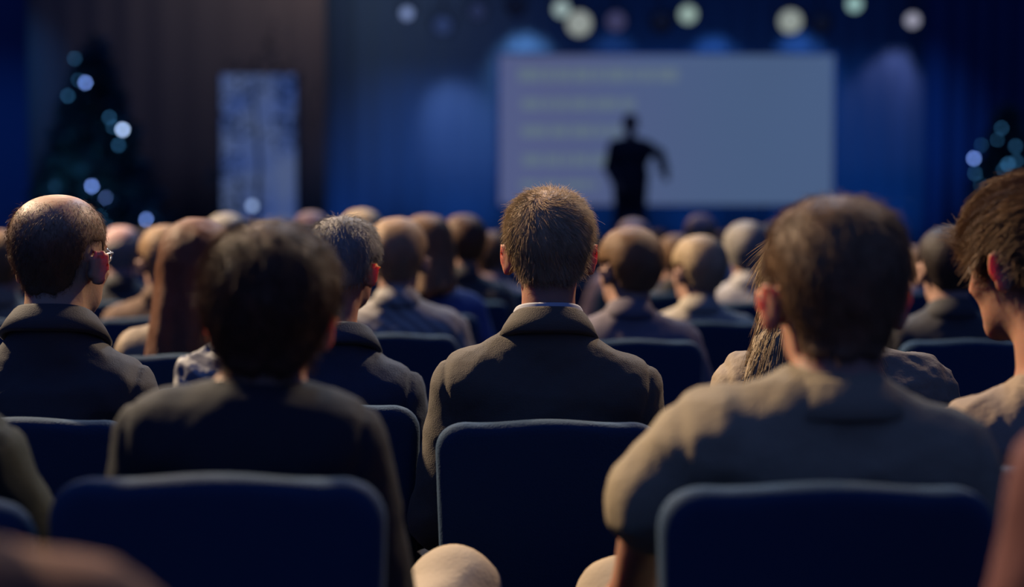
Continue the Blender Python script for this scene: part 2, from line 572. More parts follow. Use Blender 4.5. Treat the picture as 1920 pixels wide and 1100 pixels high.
def eye_me():
    mb = MB(); N = 10
    rings = [[(.0125 * math.sin(t) * math.cos(a), .0125 * math.cos(t), .0125 * math.sin(t) * math.sin(a)) for a in [2 * math.pi * k / 12 for k in range(12)]]
             for t in [math.pi * (i + .5) / N for i in range(N)]]
    mb.loft(rings)
    m = mb.me('eye', True)
    m.materials.append(EYE); m.materials.append(IRIS)
    for p in m.polygons:
        if p.center.y > .0108: p.material_index = 1
    return m


EYEM = eye_me()


def eyes(g, root):
    for sx in (-1, 1):
        o = bpy.data.objects.new('eye', EYEM); link(o, root)
        o.location = g.H((sx * .030, .0785, .003)); o.rotation_euler = g.rot().to_euler()
        o.scale = (g.hs,) * 3


def shoes(g, root, h=.009):
    for sd in (-1, 1): obj('shoe', shoe_me(g, sd, h), SHOE, root)


def shoe_me(g, side, h=.009):
    F = Field((-.4, -.2, 0), (.4, .85, 1.0 if max(g.kneeL[2], g.kneeR[2]) > .6 else .2), h)
    leg_prims(F, g, .006, foot_only=True, sides=(side,))
    F.f = np.maximum(F.f, (.004 - F.ax[2][None, None, :]).astype(np.float32))
    return F.mesh('shoe')


def trousers_me(g, h=.01):
    F = Field((-.42, -.22, .06), (.42, .85, g.seat + .45), h)
    leg_prims(F, g, .012, feet=False)
    F.ell((0, .02, g.seat + .02), (.182, .135, .125), .05)
    apply_disp(F, folds(g.seed + 20, .006, 30))
    return F.mesh('trousers')


# ------------------------------------------------------------------ the setting
def struct(name, me, m): return obj(name, me, m, None, 'structure')


struct('floor', MB().box((0, 10, -.05), (22, 26, .1)).me('floor'), mat('carpet', (.015, .022, .05), .95, .5, 90, noise=.3, nscale=30))
WALLM = mat('wall_paint', (.045, .11, .30), .8, .3, 8)
struct('wall_back', MB().box((0, 22.15, 4), (22, .3, 8)).me('wall_back'), WALLM)
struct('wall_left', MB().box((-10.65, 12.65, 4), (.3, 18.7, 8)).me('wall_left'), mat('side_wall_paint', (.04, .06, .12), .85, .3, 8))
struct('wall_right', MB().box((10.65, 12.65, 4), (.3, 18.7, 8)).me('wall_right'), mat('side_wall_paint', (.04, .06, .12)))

# stage
st = empty('stage', (1, 17.7, 0), 'raised navy stage platform below the projection screen', 'stage')
obj('platform', MB().box((0, 0, .28), (13, 6.6, .56)).me('platform'), mat('stage_skirt', (.02, .05, .14), .8, .3, 40), st)
obj('stage_floor', MB().box((0, 0, .58), (13.06, 6.66, .04)).me('stage_floor'), mat('stage_floor', (.02, .03, .06), .45), st)


def curtain_me(x0, x1, z0, z1, amp=.05, per=.28, th=.03, seed=0):
    rg = random.Random(seed); n = int((x1 - x0) / .035); ph = rg.random() * 6
    fr = []; bk = []
    for i in range(n + 1):
        x = x0 + (x1 - x0) * i / n
        y = amp * math.sin(x / per * 6.283 + ph + 1.2 * math.sin(x * 1.7 + ph)) * (.7 + .3 * math.sin(x * 2.3))
        fr.append((x, y)); bk.append((x, y + th))
    loop = fr + bk[::-1]
    mb = MB(); mb.loft([[(x, y, z) for x, y in loop] for z in np.linspace(z0, z1, 5)])
    return mb.me('curtain', True)


BLUEC = mat('blue_curtain', (.036, .098, .20), .9)
DARKC = mat('charcoal_curtain', (.11, .115, .13), .9)
x_a = P(570, 200, 21).x; x_b = P(1745, 200, 21).x
c = obj('stage_curtain', curtain_me(x_a, x_b, .6, 6.2, seed=2, amp=.02), BLUEC); c.location = (0, 21.3, 0)
c['label'] = 'wide pleated blue curtain hanging behind the projection screen'; c['category'] = 'curtain'
c = obj('stage_curtain', curtain_me(P(40, 0, 20).x, P(606, 0, 20).x, .6, 6.2, seed=5, amp=.02, per=.4), DARKC); c.location = (0, 20.2, 0)
c['label'] = 'dark charcoal curtain left of the stage behind the glowing tall panel'; c['category'] = 'curtain'
c = obj('stage_curtain', curtain_me(P(1740, 0, 20.5).x, P(2150, 0, 20.5).x, .6, 6.2, seed=8), mat('navy_curtain', (.02, .06, .18), .9)); c.location = (0, 20.6, 0)
c['label'] = 'dark navy curtain at the far right behind the small lit tree'; c['category'] = 'curtain'

# projection screen
a = P(937, 103, 20); b = P(1560, 384, 20)
sw, sh = b.x - a.x, a.z - b.z
scr = empty('projection_screen', ((a.x + b.x) / 2, 20, b.z), 'large glowing pale blue projection screen behind the speaker', 'screen')
m = bpy.data.materials.new('screen_picture'); m.use_nodes = True; nt = m.node_tree; bs = nt.nodes['Principled BSDF']
bs.inputs['Base Color'].default_value = (.02, .02, .02, 1); bs.inputs['Roughness'].default_value = .8; bs.inputs['Specular IOR Level'].default_value = .1
tc = nt.nodes.new('ShaderNodeTexCoord'); sx = nt.nodes.new('ShaderNodeSeparateXYZ'); nt.links.new(tc.outputs['Object'], sx.inputs[0])


def mr(src, a0, a1, b0=0, b1=1):
    nt = src.node.id_data; n = nt.nodes.new('ShaderNodeMapRange'); n.interpolation_type = 'SMOOTHSTEP'
    n.inputs[1].default_value = a0; n.inputs[2].default_value = a1; n.inputs[3].default_value = b0; n.inputs[4].default_value = b1
    nt.links.new(src, n.inputs[0]); return n.outputs[0]


gx = mr(sx.outputs[0], -sw * .45, sw * .3)
mix = nt.nodes.new('ShaderNodeMix'); mix.data_type = 'RGBA'
mix.inputs[6].default_value = (.082, .100, .215, 1); mix.inputs[7].default_value = (.064, .105, .205, 1)
nt.links.new(gx, mix.inputs[0]); nt.links.new(mix.outputs[2], bs.inputs['Emission Color']); bs.inputs['Emission Strength'].default_value = 1.0
obj('screen_surface', MB().box((0, 0, sh / 2), (sw, .02, sh)).me('screen_surface'), m, scr)
obj('screen_border', MB().box((0, .02, sh + .015), (sw + .08, .05, .03)).box((0, .02, -.015), (sw + .08, .05, .03)).box((-sw / 2 - .02, .02, sh / 2), (.04, .05, sh)).box((sw / 2 + .02, .02, sh / 2), (.04, .05, sh)).me('screen_border'),
    mat('screen_border', (.03, .06, .16), .6), scr)
for sx_ in (-1, 1):
    obj('support_post', MB().box((sx_ * sw * .3, .06, (.6 - b.z + .3) / 2 + .0), (.04, .04, b.z - .6 + .3)).box((sx_ * sw * .3, .06, .61 - b.z), (.06, .5, .02)).me('support_post'), mat('screen_post', (.03, .05, .11)), scr)
TXT = mat('slide_line', (.02, .02, .02), .8, spec=.1, emit=(.108, .150, .20), estr=1.0)
for (x0, x1, y, hh) in ((972, 1275, 140, 24), (978, 1190, 195, 20), (978, 1165, 246, 20), (980, 1135, 300, 20), (975, 1120, 346, 14)):
    p0 = P(x0, y - hh / 2, 20); p1 = P(x1, y + hh / 2, 20)
    mb = MB(); rg = random.Random(int(y)); x = p0.x - scr.location.x; e = p1.x - scr.location.x
    while x < e:
        wl = rg.uniform(.10, .34); wl = min(wl, e - x)
        mb.box((x + wl / 2, -.0125, (p0.z + p1.z) / 2 - scr.location.z), (wl, .004, p0.z - p1.z)); x += wl + .035
    obj('text_line', mb.me('text_line'), TXT, scr)

# tall glowing panel on the left
a = P(415, 140, 18); b = P(556, 430, 18)
pn = empty('light_panel', ((a.x + b.x) / 2, 18, .6), 'tall glowing bluish panel standing left of the stage behind leafy branches', 'panel')
pm = bpy.data.materials.new('panel_glow'); pm.use_nodes = True; nt = pm.node_tree; bs = nt.nodes['Principled BSDF']
bs.inputs['Base Color'].default_value = (.05, .05, .08, 1)
tc = nt.nodes.new('ShaderNodeTexCoord'); n = nt.nodes.new('ShaderNodeTexNoise'); n.inputs['Scale'].default_value = 2.2; n.inputs['Detail'].default_value = 2
nt.links.new(tc.outputs['Object'], n.inputs[0]); cr = nt.nodes.new('ShaderNodeValToRGB')
cr.color_ramp.elements[0].position = .36; cr.color_ramp.elements[0].color = (.030, .06, .20, 1)
cr.color_ramp.elements[1].position = .62; cr.color_ramp.elements[1].color = (.068, .098, .20, 1)
nt.links.new(n.outputs['Fac'], cr.inputs[0]); nt.links.new(cr.outputs[0], bs.inputs['Emission Color']); bs.inputs['Emission Strength'].default_value = 1
pw = b.x - a.x; ph = a.z - .65
obj('glowing_face', MB().box((0, 0, ph / 2 + .05), (pw, .05, ph)).me('glowing_face'), pm, pn)
obj('frame', MB().box((0, .04, ph / 2 + .02), (pw + .06, .06, ph + .08)).box((0, .05, .02), (pw + .2, .3, .04)).me('frame'), METAL, pn)


# leafy plants and lit trees
def leaf_cloud(n, fn, size, seed):
    rg = np.random.default_rng(seed); V = []; Q = []
    for i in range(n):
        c, d = fn(rg); d = np.array(d) + rg.normal(size=3) * .35; d /= np.linalg.norm(d)
        s = np.cross(d, rg.normal(size=3)); s /= np.linalg.norm(s); L = size * rg.uniform(.6, 1.3); c = np.array(c)
        b = len(V)
        nrm = np.cross(d, s)
        V += [c, c + d * L * .5 + s * L * .22 + nrm * L * .05, c + d * L, c + d * L * .5 - s * L * .22 + nrm * L * .05]
        Q.append([b, b + 1, b + 2, b + 3])
    return mesh('foliage', V, None, False, Q)


TREE = mat('dark_needles', (.03, .10, .12), .7)
LEAF = mat('teal_leaves', (.02, .075, .085), .5)
BARK = mat('bark', (.03, .02, .015), .9)
BULB = mat('bulb_glow', (.1, .1, .1), .3, emit=(.17, .30, .80), estr=11.0)
BULBD = mat('dim_bulb_glow', (.1, .1, .1), .3, emit=(.035, .14, .30), estr=6.0)
BULBW = mat('pale_bulb_glow', (.1, .1, .1), .3, emit=(.40, .56, .90), estr=11.0)


def ball(r, n=8):
    mb = MB()
    mb.loft([[(r * math.sin(t) * math.cos(a), r * math.sin(t) * math.sin(a), r * math.cos(t)) for a in [2 * math.pi * k / n for k in range(n)]]
             for t in [math.pi * (i + .25) / (n / 2) for i in range(n // 2 + 0)]])
    return mb.me('bulb', True)


def lit_tree(px, top, wpx, D, z0, bulbs, label, slabel, n):
    t = P(px, top, D); hgt = t.z - z0; rad = wpx / FPX * D / 2
    root = empty('conifer_tree', (t.x, D, z0), label, 'tree')
    obj('trunk', MB().tube([(0, 0, 0), (0, 0, hgt * .5), (0, 0, hgt)], [.06, .04, .008]).me('trunk', True), BARK, root)

    def fn(rg):
        f = rg.random() ** .6; a = rg.random() * 6.283; z = hgt * (1 - f) * .92 + .15
        tier = .75 + .25 * ((z * 3.1) % 1)
        rr = rad * f * tier * (rg.random() ** .4)
        return (rr * math.cos(a), rr * math.sin(a), z), (math.cos(a), math.sin(a), -.25)
    obj('foliage', leaf_cloud(n, fn, .16, n), TREE, root, 'stuff')
    sl = empty('string_lights', (t.x, D, z0), slabel, 'string lights')
    pts = []
    for (bx, by, r, mm) in bulbs:
        p = P(bx, by, D - .32); q = (p.x - t.x, -.32, p.z - z0); pts.append(q)
        me = ball(r * .72); me.materials.append(mm); o = bpy.data.objects.new('bulb', me); link(o, sl); o.location = q
    lamp('tree_fill', 'POINT', (t.x, D - .9, z0 + hgt * .45), (0, 0, 0), 2.2 * wpx / 330, (.25, .6, 1), .5)  # unseen fill light added in front of the tree to brighten its foliage
    pts.sort(key=lambda v: v[2])
    path = []
    for i in range(len(pts) - 1):
        for k in range(6):
            f = k / 6; v = Vector(pts[i]).lerp(Vector(pts[i + 1]), f); path.append(v + Vector((0, .06, -.06 * math.sin(f * 3.14))))
    path.append(Vector(pts[-1]))
    obj('wire', MB().tube(path, .004, 5).me('wire', True), METAL, sl)


W_, B_, D_ = BULBW, BULB, BULBD
lit_tree(175, 60, 330, 17.2, .6,
         [(160, 155, .026, B_), (147, 150, .016, D_), (127, 180, .022, D_), (140, 110, .02, D_), (205, 220, .022, D_), (230, 243, .032, W_),
          (212, 238, .018, D_), (222, 272, .022, D_), (162, 312, .028, B_), (172, 349, .028, B_), (152, 335, .018, D_), (199, 372, .030, B_),
          (117, 341, .026, B_), (104, 330, .018, D_), (103, 348, .02, D_), (202, 424, .03, D_), (188, 405, .016, D_), (275, 412, .034, B_), (250, 385, .010, D_)],
         'tall dark conifer strung with blue lights at left of the stage', 'blue fairy lights scattered over the tall left conifer', 5200)
lit_tree(1890, 190, 210, 17.2, .6,
         [(1826, 297, .026, B_), (1878, 240, .02, D_), (1870, 262, .016, D_), (1904, 274, .02, D_), (1828, 325, .02, D_), (1840, 272, .015, D_),
          (1890, 308, .028, D_), (1905, 302, .02, D_), (1882, 318, .02, D_), (1838, 345, .014, D_)],
         'small dark conifer with blue lights at the right edge', 'blue fairy lights on the small conifer at the right edge', 3000)

lp = empty('potted_tree', (P(480, 400, 17.5).x, 17.5, .6), 'slender leafy tree with teal leaves in front of the glowing panel', 'plant')
tz = P(0, 100, 17.5).z - .6
obj('trunk', MB().tube([(0, 0, .25), (.04, 0, tz * .5), (-.03, .02, tz * .9)], [.03, .02, .008]).me('trunk', True), BARK, lp)
obj('pot', MB().loft([[(r * math.cos(a), r * math.sin(a), z) for a in [k * .3927 for k in range(16)]] for r, z in ((.13, 0), (.17, .3), (.18, .32), (.15, .3))]).me('pot', True), METAL, lp)


def lf(rg):
    k = rg.integers(0, 9); cs = [(.12, .95), (.25, .85), (-.22, .62), (-.32, .40), (-.1, .8), (.36, .6), (-.28, .2), (.38, .75), (-.15, .28)]
    cx, cz = cs[k]; v = rg.normal(size=3) * (.11, .08, .13)
    return (cx + v[0], v[1] * .8, cz * tz + v[2] + .1), (v[0], v[1], v[2] + .05)


obj('foliage', leaf_cloud(520, lf, .085, 4), LEAF, lp, 'stuff')
gl = P(473, 386, 17.1)
lm_ = empty('globe_lamp', (gl.x, 17.1, .6), 'small round pale globe lamp low in front of the glowing panel', 'lamp')
o = obj('globe', ball(.034, 12), mat('globe_glow', (.1, .1, .1), .3, emit=(.30, .42, .70), estr=2.6), lm_); o.location = (0, 0, gl.z - .6)
obj('pole', MB().tube([(0, 0, 0), (0, 0, gl.z - .63)], .01, 8).me('pole', True), METAL, lm_)
obj('base', MB().tube([(0, 0, 0), (0, 0, .03)], .12, 20).me('base'), METAL, lm_)
# ------------------------------------------------------------------ lighting rig
tr = empty('lighting_truss', (0, 16.4, 0), 'black lighting truss along the top above the projection screen', 'truss')
mb = MB(); zt = P(0, 12, 16.4).z; X0, X1 = P(650, 0, 16.4).x - 1, P(1750, 0, 16.4).x + 1
for dy, dz in ((-.15, .17), (.15, .17), (-.15, .45), (.15, .45)): mb.tube([(X0, dy, zt + dz), (X1, dy, zt + dz)], .024)
obj('chord', mb.me('chord', True), METAL, tr)
mb = MB(); x = X0; k = 0
while x < X1 - .3:
    for dy in (-.15, .15): mb.tube([(x, dy, zt + (.17 if k % 2 else .45)), (x + .3, dy, zt + (.45 if k % 2 else .17))], .011, 6)
    mb.tube([(x, -.15, zt + .17), (x + .3, .15, zt + .17)], .01, 6); x += .3; k += 1
obj('bracing', mb.me('bracing', True), METAL, tr)
for x in (X0 + .1, (X0 + X1) / 2, X1 - .1): obj('hanging_cable', MB().tube([(x, 0, zt + .45), (x, 0, zt + 3.2)], .012, 6).me('hanging_cable', True), METAL, tr)


def spot_fixture(px, py, r, col, strength, label, D=16.2, target=None):
    p = P(px, py, D)
    root = empty('stage_spotlight', p, label, 'stage light', 'spotlights hanging on the truss')
    d = (Vector((0, 3, 1.2)) - p).normalized() if target is None else (Vector(target) - p).normalized()
    rq = d.to_track_quat('-Y', 'Z').to_euler()
    R_ = max(r * 1.18, .07)
    ring = lambda rr, y: [(rr * math.cos(a), y, rr * math.sin(a)) for a in [2 * math.pi * k / 20 for k in range(20)]]
    ho = obj('housing', MB().loft([ring(R_ * .75, .32), ring(R_ * .85, .30), ring(R_, .05), ring(R_, 0.002), ring(R_ * .93, 0.002), ring(R_ * .9, .02)]).me('housing', True), METAL, root)
    ho.rotation_euler = rq
    lm = mat('lens_' + '_'.join(f'{int(c_ * 99)}' for c_ in (*col, min(strength, 9) / 10)), (.05, .05, .05), .2, emit=col, estr=strength)
    le = obj('lens', MB().loft([ring(r, 0.012), ring(r * .9, -.004), ring(r * .5, -.014), ring(.001, -.017)]).me('lens', True), lm, root)
    le.rotation_euler = rq
    yk = MB(); yk.tube([(-R_ - .015, .1, 0), (-R_ - .015, .1, R_ + .05), (R_ + .015, .1, R_ + .05), (R_ + .015, .1, 0)], .009, 6)
    yk.tube([(0, .1, R_ + .05), (0, .15, max(R_ + .06, zt + .17 - p.z))], .012, 6)
    obj('yoke', yk.me('yoke'), METAL, root)


spot_fixture(763, 25, .060, (.125, .17, .32), 1.6, 'leftmost stage spotlight glowing pale blue on the truss')
spot_fixture(1053, 17, .085, (.19, .25, .25), 1.45, 'white stage spotlight touching the larger one above the screen')
spot_fixture(1086, 44, .125, (.225, .250, .235), 1.2, 'largest white stage spotlight above the left half of the screen')
spot_fixture(1290, 27, .09, (.20, .275, .25), 1.35, 'round greenish white stage spotlight above the middle of the screen')
spot_fixture(1482, 40, .115, (.225, .255, .235), 1.2, 'bright white stage spotlight above the right end of the screen')
spot_fixture(1602, 8, .075, (.20, .33, .32), 1.4, 'white stage spotlight cut by the top edge right of the screen')
spot_fixture(1711, 38, .07, (.22, .22, .28), 1.5, 'rightmost stage spotlight shining pale lilac over the blue curtain')
spot_fixture(830, 48, .10, (.02, .035, .10), 1.0, 'dim blue stage spotlight second from the left', 16.3)
spot_fixture(895, 22, .09, (.02, .03, .085), .8, 'faint blue stage spotlight between the dim one and the screen', 16.3)
spot_fixture(1155, 40, .10, (.045, .045, .11), .9, 'dim violet stage spotlight between two white ones over the screen', 16.3)
spot_fixture(1240, 42, .10, (.004, .006, .02), .6, 'unlit black stage spotlight above the screen middle', 16.3)
spot_fixture(967, 12, .09, (.004, .006, .02), .6, 'unlit black stage spotlight above the left screen corner', 16.3)
spot_fixture(1540, 45, .09, (.004, .006, .02), .6, 'unlit black stage spotlight beside the bright one, right screen corner', 16.3)

# light the curtain: washes from fixtures above, plus added footlights
def wash(px, py, D, tpx, tpy, tD, e, col, ang=40, blend=.8, size=.05):
    lamp('curtain_wash', 'SPOT', P(px, py, D), P(tpx, tpy, tD), e, col, size, ang, blend)


wash(985, 20, 20.7, 985, 140, 21.3, 60, (.62, .75, 1), 75, 1)
wash(1340, 30, 20.75, 1340, 130, 21.3, 26, (.25, .45, 1), 70, 1)
wash(1500, 20, 20.75, 1500, 130, 21.3, 32, (.25, .45, 1), 70, 1)
wash(1150, 30, 20.75, 1150, 120, 21.3, 10, (.25, .45, 1), 70, 1)
wash(1722, 35, 20.9, 1650, 210, 21.3, 34, (.85, .55, .85), 62, .7)
wash(1700, 35, 20.9, 1730, 240, 21.3, 16, (.75, .50, .9), 40, .8)
wash(790, 60, 20.3, 860, 240, 21.3, 70, (.75, .66, 1), 50, 1)
wash(760, -40, 19.0, 720, 260, 21.3, 34, (.35, .45, 1), 44, 1)
wash(900, -200, 17, 820, 420, 21.3, 420, (.16, .38, 1), 46, 1)
wash(1600, -250, 17, 1650, 400, 21.3, 420, (.08, .34, 1), 46, 1)
wash(1250, -300, 17, 1300, 420, 21.3, 300, (.04, .30, 1), 50, 1)
for px_, e_, c_ in ((640, 12, (.10, .30, 1)), (860, 16, (.10, .34, 1)), (1080, 16, (.06, .32, 1)), (1300, 14, (.04, .30, 1)), (1500, 14, (.04, .30, 1)), (1680, 12, (.03, .28, 1))):
    wash(px_, 470, 20.6, px_, 330, 21.3, e_, c_, 130, 1, .3)  # unseen footlights added behind the screen for the blue glow low down
wash(-60, -200, 17, 0, 350, 22, 160, (.05, .32, 1), 40, 1)
wash(480, -330, 18.0, 470, -40, 20.2, 95, (1, .72, .56), 100, 1, .4)
wash(700, -380, 18.5, 700, -60, 21.3, 150, (1, .62, .46), 90, 1, .4)

# ------------------------------------------------------------------ chairs
def build_chair(wd=.37, top=.935):
    """padded stacking chair, parts in local space, back towards -y; origin on the floor"""
    T = {}
    F = Field((-wd / 2 - .05, -.25, .50), (wd / 2 + .05, -.05, top + .04), .0065)
    g = np.stack(np.meshgrid(*F.ax, indexing='ij'), -1)
    x, y, z = g[..., 0], g[..., 1], g[..., 2]
    tz = top - .012 * (1 - np.clip(np.abs(x) / (wd / 2), 0, 1) ** 2) * 1.0 + .006 * np.cos(x * 22)
    zc = (tz + .53) / 2; hz = (tz - .53) / 2
    flare = wd / 2 * (.93 + .07 * (z - .53) / (top - .53))
    rr = .055
    dx = np.abs(x) - flare + rr; dz = np.abs(z - zc) - hz + rr
    d2 = np.sqrt(np.maximum(dx, 0) ** 2 + np.maximum(dz, 0) ** 2) + np.minimum(np.maximum(dx, dz), 0) - rr
    yc = -.188 + .35 * x * x - .07 * (z - .7)
    dy = np.abs(y - yc) - .022
    e = .018
    a = d2 + e; b = dy + e * .9
    F.f = (np.minimum(np.maximum(a, b), 0) + np.sqrt(np.maximum(a, 0) ** 2 + np.maximum(b, 0) ** 2) - e).astype(np.float32)
    T['backrest'] = F.mesh('backrest')
    F = Field((-wd / 2 - .06, -.2, .36), (wd / 2 + .06, .36, .52), .01)
    g = np.stack(np.meshgrid(*F.ax, indexing='ij'), -1)
    q = np.abs(g - np.array([0, .085, .425])) - np.array([wd / 2 + .02 - .03, .215 - .03, .03 - .028])
    F.f = (np.linalg.norm(np.maximum(q, 0), axis=-1) + np.minimum(q.max(-1), 0) - .029).astype(np.float32)
    T['seat'] = F.mesh('seat')
    mb = MB()
    hw = wd / 2 + .005
    for sx_ in (-1, 1): mb.tube([(sx_ * hw, -.10, .41), (sx_ * hw, -.175, .46), (sx_ * hw * .96, -.185, .62)], .011)
    mb.tube([(-hw, .27, .395), (hw, .27, .395)], .011); mb.tube([(-hw, -.10, .395), (hw, -.10, .395)], .011)
    for sx_ in (-1, 1): mb.tube([(sx_ * hw, -.10, .395), (sx_ * hw, .27, .395)], .011)
    T['frame'] = mb.me('frame', True)
    T['leg'] = MB().tube([(0, 0, 0), (0, 0, .40)], [.010, .0125]).me('leg', True)
    return T


CH = build_chair()
for k_, m_ in (('backrest', CHAIR), ('seat', CHAIR), ('frame', METAL), ('leg', METAL)): CH[k_].materials.append(m_)
FARCH = None


def chair(x, y, label, s=1.012, sx=1.0, rz=0, group='navy audience chairs'):
    root = empty('audience_chair', (x, y, 0), label, 'chair', group, rz)
    root.scale = (sx, 1, s)
    for n in ('backrest', 'seat', 'frame'): link(bpy.data.objects.new(n, CH[n]), root)
    for lx in (-.19, .19):
        for ly in (-.14, .28):
            o = bpy.data.objects.new('leg', CH['leg']); link(o, root); o.location = (lx, ly, 0)
    return root


def radial(cx, cy, cz):
    def f(c):
        v = c - np.array([cx, cy, cz]); v[:, 2] = -.07 - .9 * np.clip(.02 - v[:, 2], 0, .2)
        return v
    return f


# ------------------------------------------------------------------ near people, each built for itself
def near(label, D, head, sl, sr, collar, bx=None, yaw=0, pitch=0, roll=0, ht=.008, res=.0065, hairkw=None, hairmt=None,
         top=None, sleeve=1.0, infl=.014, amp=.006, colm=None, colk=None, shirt=False, strand=None, long=None, skin=None,
         trous=None, hy=.02, elL=None, elR=None, waL=None, waR=None, kneeL=None, kneeR=None, seed=1, topname='jacket', neck_r=.062, kk=.035,
         vneck=.05, extra=None, bald=None, chest=1.0, facing=True, group=None):
    hpx, htop, wpx = head
    if bx is None: bx = (sl[0] + sr[0]) / 2
    X0 = P(bx, 400, D).x
    ppm = FPX / D
    hs = (wpx / ppm - 2 * ht) / .150
    Dh = D + hy
    ptop = P(hpx, htop, Dh); hz = ptop.z - (.118 * hs + ht)
    pl, pr = P(*sl, D), P(*sr, D)
    nz = P(0, collar, D - .06).z - .047
    kw = dict(hx=ptop.x - X0, hy=hy, hz=hz, hs=hs, yaw=yaw, pitch=pitch, roll=roll, nz=nz,
              sl=(pl.x - X0 + infl, pl.z - infl), sr=(pr.x - X0 - infl, pr.z - infl), ht=ht, seed=seed, chest=chest)
    zl, zr = pl.z, pr.z
    kw['elL'] = elL or (pl.x - X0 - .012 + .03, .0, zl - .29); kw['elR'] = elR or (pr.x - X0 + .012 - .03, .0, zr - .29)
    if waL: kw['waL'] = waL
    if waR: kw['waR'] = waR
    if kneeL: kw['kneeL'] = kneeL
    if kneeR: kw['kneeR'] = kneeR
    g = Fig(**kw)
    root = empty('person', (X0, D, 0), label, 'person', group)
    obj('body', build_body(g, res), skin or SKIN, root)
    hk = dict(t=ht); hk.update(hairkw or {})
    if long: hk['longhair'] = long
    hm = build_hair(g, .006 if bald else .0045 if strand else .006, bald=bald, **hk)
    if strand and bald is not None:
        hk2 = dict(hk, bald=bald); root_me = build_hair(g, .006, **hk2)
        rgk = np.random.default_rng(4)
        hm = strands(root_me, keep=lambda C: (C[:, 2] < g.H((0, 0, .088)).z + rgk.normal(size=len(C)) * .014) & (C[:, 1] < g.hy + .05), base=hm, **strand)
    elif strand:
        strand.setdefault('comb', radial(g.hx - .01, g.hy - .03, g.hz + .05)); hm = strands(hm, **strand)
    ho_ = obj('hair', hm, hairmt, root)
    if bald is not None:
        nfc = len(root_me.polygons); mi = np.zeros(len(hm.polygons), dtype=np.int32); mi[nfc:] = 1; hm.polygons.foreach_set('material_index', mi)
    obj(topname, build_top(g, res, infl, sleeve, amp, neck_r, vneck, kk), top, root)
    if colm: obj('collar', collar_me(g, **(colk or {})), colm, root)
    if shirt: obj('shirt_collar', collar_me(g, .062, .058, -.02, .052, .05, .002, name='shirt_collar'), SHIRT, root)
    obj('trousers', trousers_me(g), trous or TROUS, root)
    shoes(g, root)
    eyes(g, root)
    if extra: extra(g, root)
    return root, g


BROWN = hairmat('brown_hair', (.28, .155, .075))
DBROWN = hairmat('dark_brown_hair', (.14, .07, .035))
SANDY = hairmat('sandy_hair', (.48, .30, .165))
FAIRBR = hairmat('fair_brown_hair', (.85, .55, .32))
AUBURN = hairmat('auburn_hair', (.22, .09, .045))
BLOND = hairmat('blond_hair', (.60, .44, .26))
GREY = hairmat('grey_hair', (.42, .38, .33))
BLACKH = hairmat('black_hair', (.05, .035, .03))
SUIT = mat('charcoal_suit', (.115, .096, .072), .8, .35, 420, sheen=.25)
NAVY = mat('navy_suit', (.045, .065, .10), .8, .4, 420, sheen=.15)
BLACKJ = mat('black_jacket', (.06, .058, .06), .75, .2, 420, sheen=.2)
OLIVE = mat('khaki_shirt', (.33, .26, .16), .8, .5, 120, noise=.1)
TANJ = mat('tan_jacket', (.33, .25, .17), .7, .6, 60, noise=.15)

# -- central man in focus
H0 = {}


def comb_short(cx, cy, cz):
    def f(c):
        q = c - np.array([cx, cy, cz]); v = np.stack([q[:, 0], q[:, 1] * 1.2, -.06 - .8 * np.clip(.03 - q[:, 2], 0, .2)], 1)
        th = 1.1; v2 = v.copy(); v2[:, 0] = v[:, 0] * math.cos(th) - v[:, 1] * math.sin(th); v2[:, 1] = v[:, 0] * math.sin(th) + v[:, 1] * math.cos(th)
        mixf = np.clip((q[:, 2] - .02) / .05, 0, 1)[:, None]
        return v2 * mixf + v * (1 - mixf)
    return f


near('man in dark suit with short sandy hair, sharply in focus in the centre', 2.75, (1029, 356, 154), (806, 655), (1246, 668), 572,
     hairkw=dict(t=.0075, nape=-.062, temple=.012, amp=.002), hairmt=FAIRBR, top=SUIT, infl=.013, amp=.0055, res=.0055,
     colm=SUIT, colk=dict(r0=.084, r1=.064, z0=.008, z1=.046, drop=.07), shirt=True, seed=4, kk=.02,
     strand=dict(n=15000, L=.019, r=.00042, comb=comb_short(-.045, -.06, 1.25), lift=.40, jit=.32, seed=3))
chair(P(1025, 400, 2.75).x, 2.76, 'navy padded chair under the suited man in the centre')

# -- bald man, left
def glasses(g, root):
    mb = MB()
    for s_ in (-1, 1):
        mb.tube([g.H((s_ * .080, -.005, .008)), g.H((s_ * .080, .05, .010)), g.H((s_ * .052, .093, .010))], .0018, 6)
        mb.tube([g.H((s_ * .030 + .020 * math.cos(a_), .095, .002 + .017 * math.sin(a_))) for a_ in [k * .5236 for k in range(13)]], .0015, 6)
    mb.tube([g.H((-.009, .104, .006)), g.H((.009, .104, .006))], .0015, 6)
    obj('glasses', mb.me('glasses', True), mat('glasses_metal', (.6, .6, .62), .25, metal=.8), root)


cropped = mat('cropped_scalp', (.50, .31, .20), .5, .12, 160, sss=.35, spec=.25)
nt = cropped.node_tree; tc = next(n_ for n_ in nt.nodes if n_.type == 'TEX_COORD')
bald_z = P(0, 365, 2.74).z - (.118 * .98 + .003)
sx = nt.nodes.new('ShaderNodeSeparateXYZ'); nt.links.new(tc.outputs['Object'], sx.inputs[0])
nn_ = nt.nodes.new('ShaderNodeTexNoise'); nn_.inputs['Scale'].default_value = 60; nn_.inputs['Detail'].default_value = 6; nt.links.new(tc.outputs['Object'], nn_.inputs[0])
ma_ = nt.nodes.new('ShaderNodeMath'); ma_.operation = 'MULTIPLY_ADD'; ma_.inputs[1].default_value = .06; nt.links.new(nn_.outputs['Fac'], ma_.inputs[0]); nt.links.new(sx.outputs[2], ma_.inputs[2])
fz_ = mr(ma_.outputs[0], bald_z + .055, bald_z + .125)
